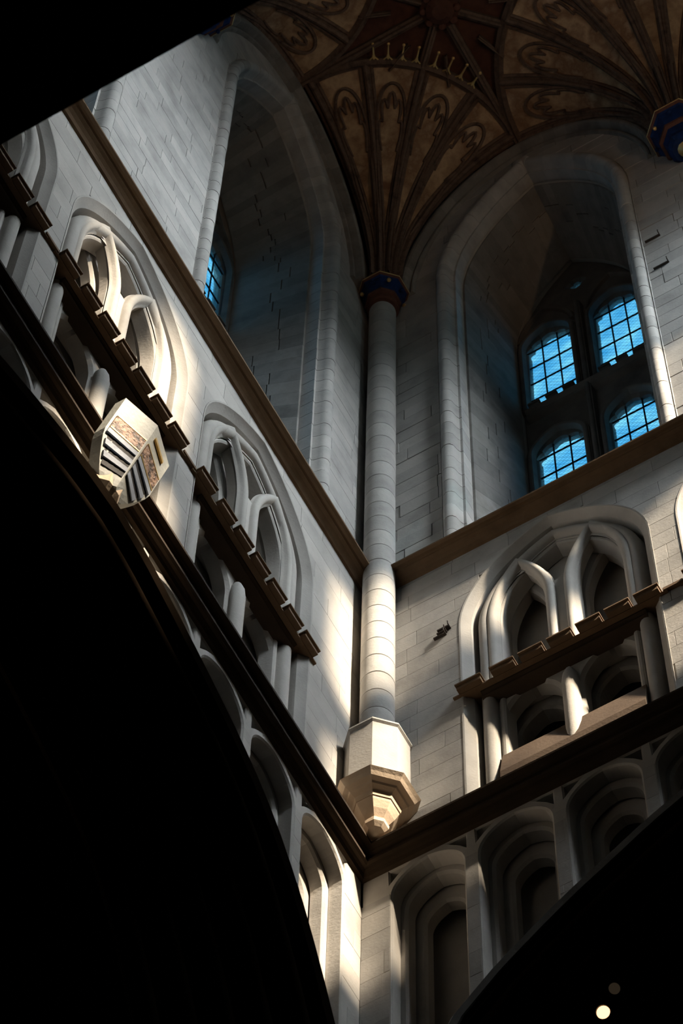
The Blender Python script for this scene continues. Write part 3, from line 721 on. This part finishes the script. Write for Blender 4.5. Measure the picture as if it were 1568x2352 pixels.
# wall ribs over the windows
def wall_rib(wall, s0, s1, z0a, z0b, label):
    loc, r = frame_loc(wall, 0); e = empty('wall_rib', loc, r, label, 'vault rib', 'wall ribs over the clerestory windows')
    mid = (s0+s1)/2; pts = []
    n = 14
    for i in range(n+1):
        a = PI/2*i/n; pts.append((s0+(mid-s0)*(1-math.cos(a))**0.92, z0a+(ZV-0.15-z0a)*math.sin(a)))
    for i in range(n-1, -1, -1):
        a = PI/2*i/n; pts.append((s1-(s1-mid)*(1-math.cos(a))**0.92, z0b+(ZV-0.15-z0b)*math.sin(a)))
    pts = ms(wall, pts); sg = -1 if wall != 'left' else 1
    dense = []
    for a, b in zip(pts, pts[1:]):
        k = max(1, round(math.dist(a, b)/0.45)); dense += [(a[0]+(b[0]-a[0])*i/k, a[1]+(b[1]-a[1])*i/k) for i in range(k)]
    dense.append(pts[-1])
    prof = [(-0.18, -0.03), (-0.16, 0.10)]+[(x, p) for x, p in roll(-0.09, 0.10, 0.05, 5)]+[(-0.03, 0.15)]+roll(0.03, 0.13, 0.055, 5)+[(0.10, 0.06)]+roll(0.14, 0.03, 0.035, 4)+[(0.19, -0.03)]
    for a, b in zip(dense, dense[1:]):
        d = (Vector(b)-Vector(a)).normalized()*0.004
        v, f = sweep_g([(a[0]+d.x, a[1]+d.y), (b[0]-d.x, b[1]-d.y)], [(sg*x, p) for x, p in prof]); mesh('rib_stone', v, f, 'reveal', e, True)
for wall, lab in (('right', 'moulded wall rib arching over the blue window of the right wall'), ('left', 'shadowed moulded wall rib arching over the corner window of the left wall')):
    wall_rib(wall, 0.52, 4.72, 13.95, 14.4, lab)

# ------------------------------------------------------------------ painted shield over the left crossing arch
loc, r = frame_loc('left', W/2)
e = empty('heraldic_shield', (loc[0], loc[1], -4.2), r, 'painted stone shield with floral band and blue stripes at the crown of the left arch', 'shield')
def SP(u, t, d=0.0):     # u -1..1 across, t 0 bottom .. 1 top ; keeled, leaning outward at the top
    hw = 0.40*min(1.0, (0.12+t*1.9)**0.55) if t < 0.42 else 0.40
    x = u*hw; p = 0.22+0.36*t+0.11*(1-abs(u))+d; z = 0.05+1.12*t*(1-0.03*abs(u))
    return L3(x, p, z)
g = MB(); nu, nt = 8, 12; v = []
for side in (0.0, -0.12):
    for j in range(nt+1):
        for i in range(nu+1): v.append(SP(-1+2*i/nu, j/nt, side))
K = (nu+1)*(nt+1); f = []
for s in (0, K):
    f += [(s+j*(nu+1)+i, s+j*(nu+1)+i+1, s+(j+1)*(nu+1)+i+1, s+(j+1)*(nu+1)+i) for j in range(nt) for i in range(nu)]
rim = [i for i in range(nu+1)]+[j*(nu+1)+nu for j in range(1, nt+1)]+[nt*(nu+1)+i for i in range(nu-1, -1, -1)]+[j*(nu+1) for j in range(nt-1, 0, -1)]
f += [(rim[i], rim[(i+1) % len(rim)], K+rim[(i+1) % len(rim)], K+rim[i]) for i in range(len(rim))]
g.add(v, f); g.obj('shield_plate', 'shieldwhite', e)
def sq(name, u0, u1, t0, t1, m, d=0.012, n=4, slant=0.0):
    v = []; f = []
    for i in range(n+1):
        u = u0+(u1-u0)*i/n; sl = slant*(i/n)
        v += [SP(u, t0+sl, -0.01), SP(u, t0+sl, d), SP(u, t1+sl, d), SP(u, t1+sl, -0.01)]
    for i in range(n): f += [(i*4+k, i*4+(k+1) % 4, i*4+4+(k+1) % 4, i*4+4+k) for k in range(4)]
    f += [(0, 1, 2, 3), (n*4+3, n*4+2, n*4+1, n*4)]
    mesh(name, v, f, m, e)
sgl = MZ['left']
for side in (-1, 1):
    a, b = (0.05, 0.94) if side > 0 else (-0.94, -0.05)
    sq('floral_band', a, b, 0.54, 0.70, 'floral', 0.02)
    sq('dark_field', a, b, 0.14 if side < 0 else 0.2, 0.53, 'black', 0.008)
    for t in (0.46, 0.33, 0.21): sq('pale_stripe', a, b, t, t+0.055, 'stripeblue', 0.02)
    sq('gilt_fillet', a, b, 0.705, 0.715, 'gold', 0.024); sq('gilt_fillet', a, b, 0.525, 0.535, 'gold', 0.024)
sq('slot', 0.15, 0.75, 0.86, 0.885, 'gold', 0.02)
v, f = oct_g([(0.06, -0.10), (0.22, 0.05), (0.26, 0.25), (0.20, 0.60)], 0, -0.10); mesh('bracket', v, f, 'tan', e)

# ------------------------------------------------------------------ foreground beam
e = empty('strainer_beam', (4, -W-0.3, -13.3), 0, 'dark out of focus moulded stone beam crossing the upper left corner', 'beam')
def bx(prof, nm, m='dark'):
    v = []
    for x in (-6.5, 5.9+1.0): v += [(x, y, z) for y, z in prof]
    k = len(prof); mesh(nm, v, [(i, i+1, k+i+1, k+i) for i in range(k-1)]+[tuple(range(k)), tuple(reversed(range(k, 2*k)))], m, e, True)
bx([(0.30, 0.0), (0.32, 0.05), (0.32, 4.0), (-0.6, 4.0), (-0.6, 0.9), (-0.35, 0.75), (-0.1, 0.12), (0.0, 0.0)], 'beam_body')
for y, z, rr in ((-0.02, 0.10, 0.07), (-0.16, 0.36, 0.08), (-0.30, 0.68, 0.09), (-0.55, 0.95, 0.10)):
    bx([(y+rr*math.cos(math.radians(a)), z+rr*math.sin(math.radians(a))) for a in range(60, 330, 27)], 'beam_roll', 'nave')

# ------------------------------------------------------------------ small things
def bracket(wall, s, z, label, n=1, L=0.22):
    loc, r = frame_loc(wall, s, z); e = empty('iron_pin', loc, r, label, 'iron pin')
    for k in range(n):
        w = L*(1-0.25*(k % 2)); u = (k-(n-1)/2)*0.03
        v, f = box_g(-w/2+u, w/2+u, 0.0, 0.035+0.01*k, -0.012+0.055*(k-(n-1)/2), 0.012+0.055*(k-(n-1)/2)); mesh('pin', v, f, 'iron', e)
        mesh('hook', *tube_g([L3(w/2+u, 0.0, 0.055*(k-(n-1)/2)), L3(w/2+u, 0.07, 0.055*(k-(n-1)/2)), L3(w/2+u, 0.08, 0.05+0.055*(k-(n-1)/2))], 0.008, 5), 'iron', e)
bracket('right', 4.36, 10.95, 'iron pin on the right pier, upper of the two')
bracket('right', 4.40, 9.75, 'iron pin on the right pier, lower of the two')
bracket('right', 0.99, 1.71, 'bunch of short rusty pins left in the right wall beside the corner shaft', 3, 0.15)
def spotlight(loc, d, label, m, R=0.11):
    e = empty('spotlight', loc, 0, label, 'spotlight')
    q = Vector(d).to_track_quat('Z', 'Y'); e.rotation_mode = 'QUATERNION'; e.rotation_quaternion = q
    v, f = revolve_g([(R*0.7, -0.32), (R, -0.28), (R*1.08, 0.0), (R*1.08, 0.03), (R, 0.03), (R*0.97, 0.0)], 20, capt=False); mesh('housing', v, f, 'iron', e, True)
    v, f = revolve_g([(R*0.97, 0.0), (0.005, 0.02)], 20, capb=False); mesh('lens', v, f, m, e, True)
    mesh('stem', *tube_g([(0, 0, -0.3), (0, 0, -0.5)], 0.02, 6), 'iron', e)
spotlight((2.248, 0.5, -6.865), (0.15, -0.75, -0.75), 'lit warm spotlight deep in the dark at lower right', 'lamp', 0.065)
spotlight((2.379, 0.5, -6.552), (0.3, -0.5, -0.8), 'smaller faint spotlight just above the bright one at lower right', 'dimlamp', 0.055)
# added fill lamps with invented fittings on unseen ledges, to light the vault
for i, (x, y, t, en) in enumerate(((W-0.35, -4.2, (-4.6, 3.4, 12.5), 330), (5.5, -W+0.35, (-3.6, 7.6, 12.5), 130))):
    e = empty('ledge_floodlight', (x, y, Z1+0.12), 0, 'small floodlight on the ledge of the tower wall opposite the %s wall' % ('left' if i == 0 else 'right'), 'floodlight')
    v, f = revolve_g([(0.12, 0.0), (0.12, 0.03), (0.04, 0.05), (0.04, 0.16), (0.11, 0.2), (0.12, 0.34)], 16, capt=False); mesh('housing', v, f, 'iron', e, True)
    sp = light('vault_lamp', 'SPOT', (x, y, Z1+0.55), t, en, (1.0, 0.60, 0.32), spot_size=math.radians(58), spot_blend=0.7, shadow_soft_size=0.1)
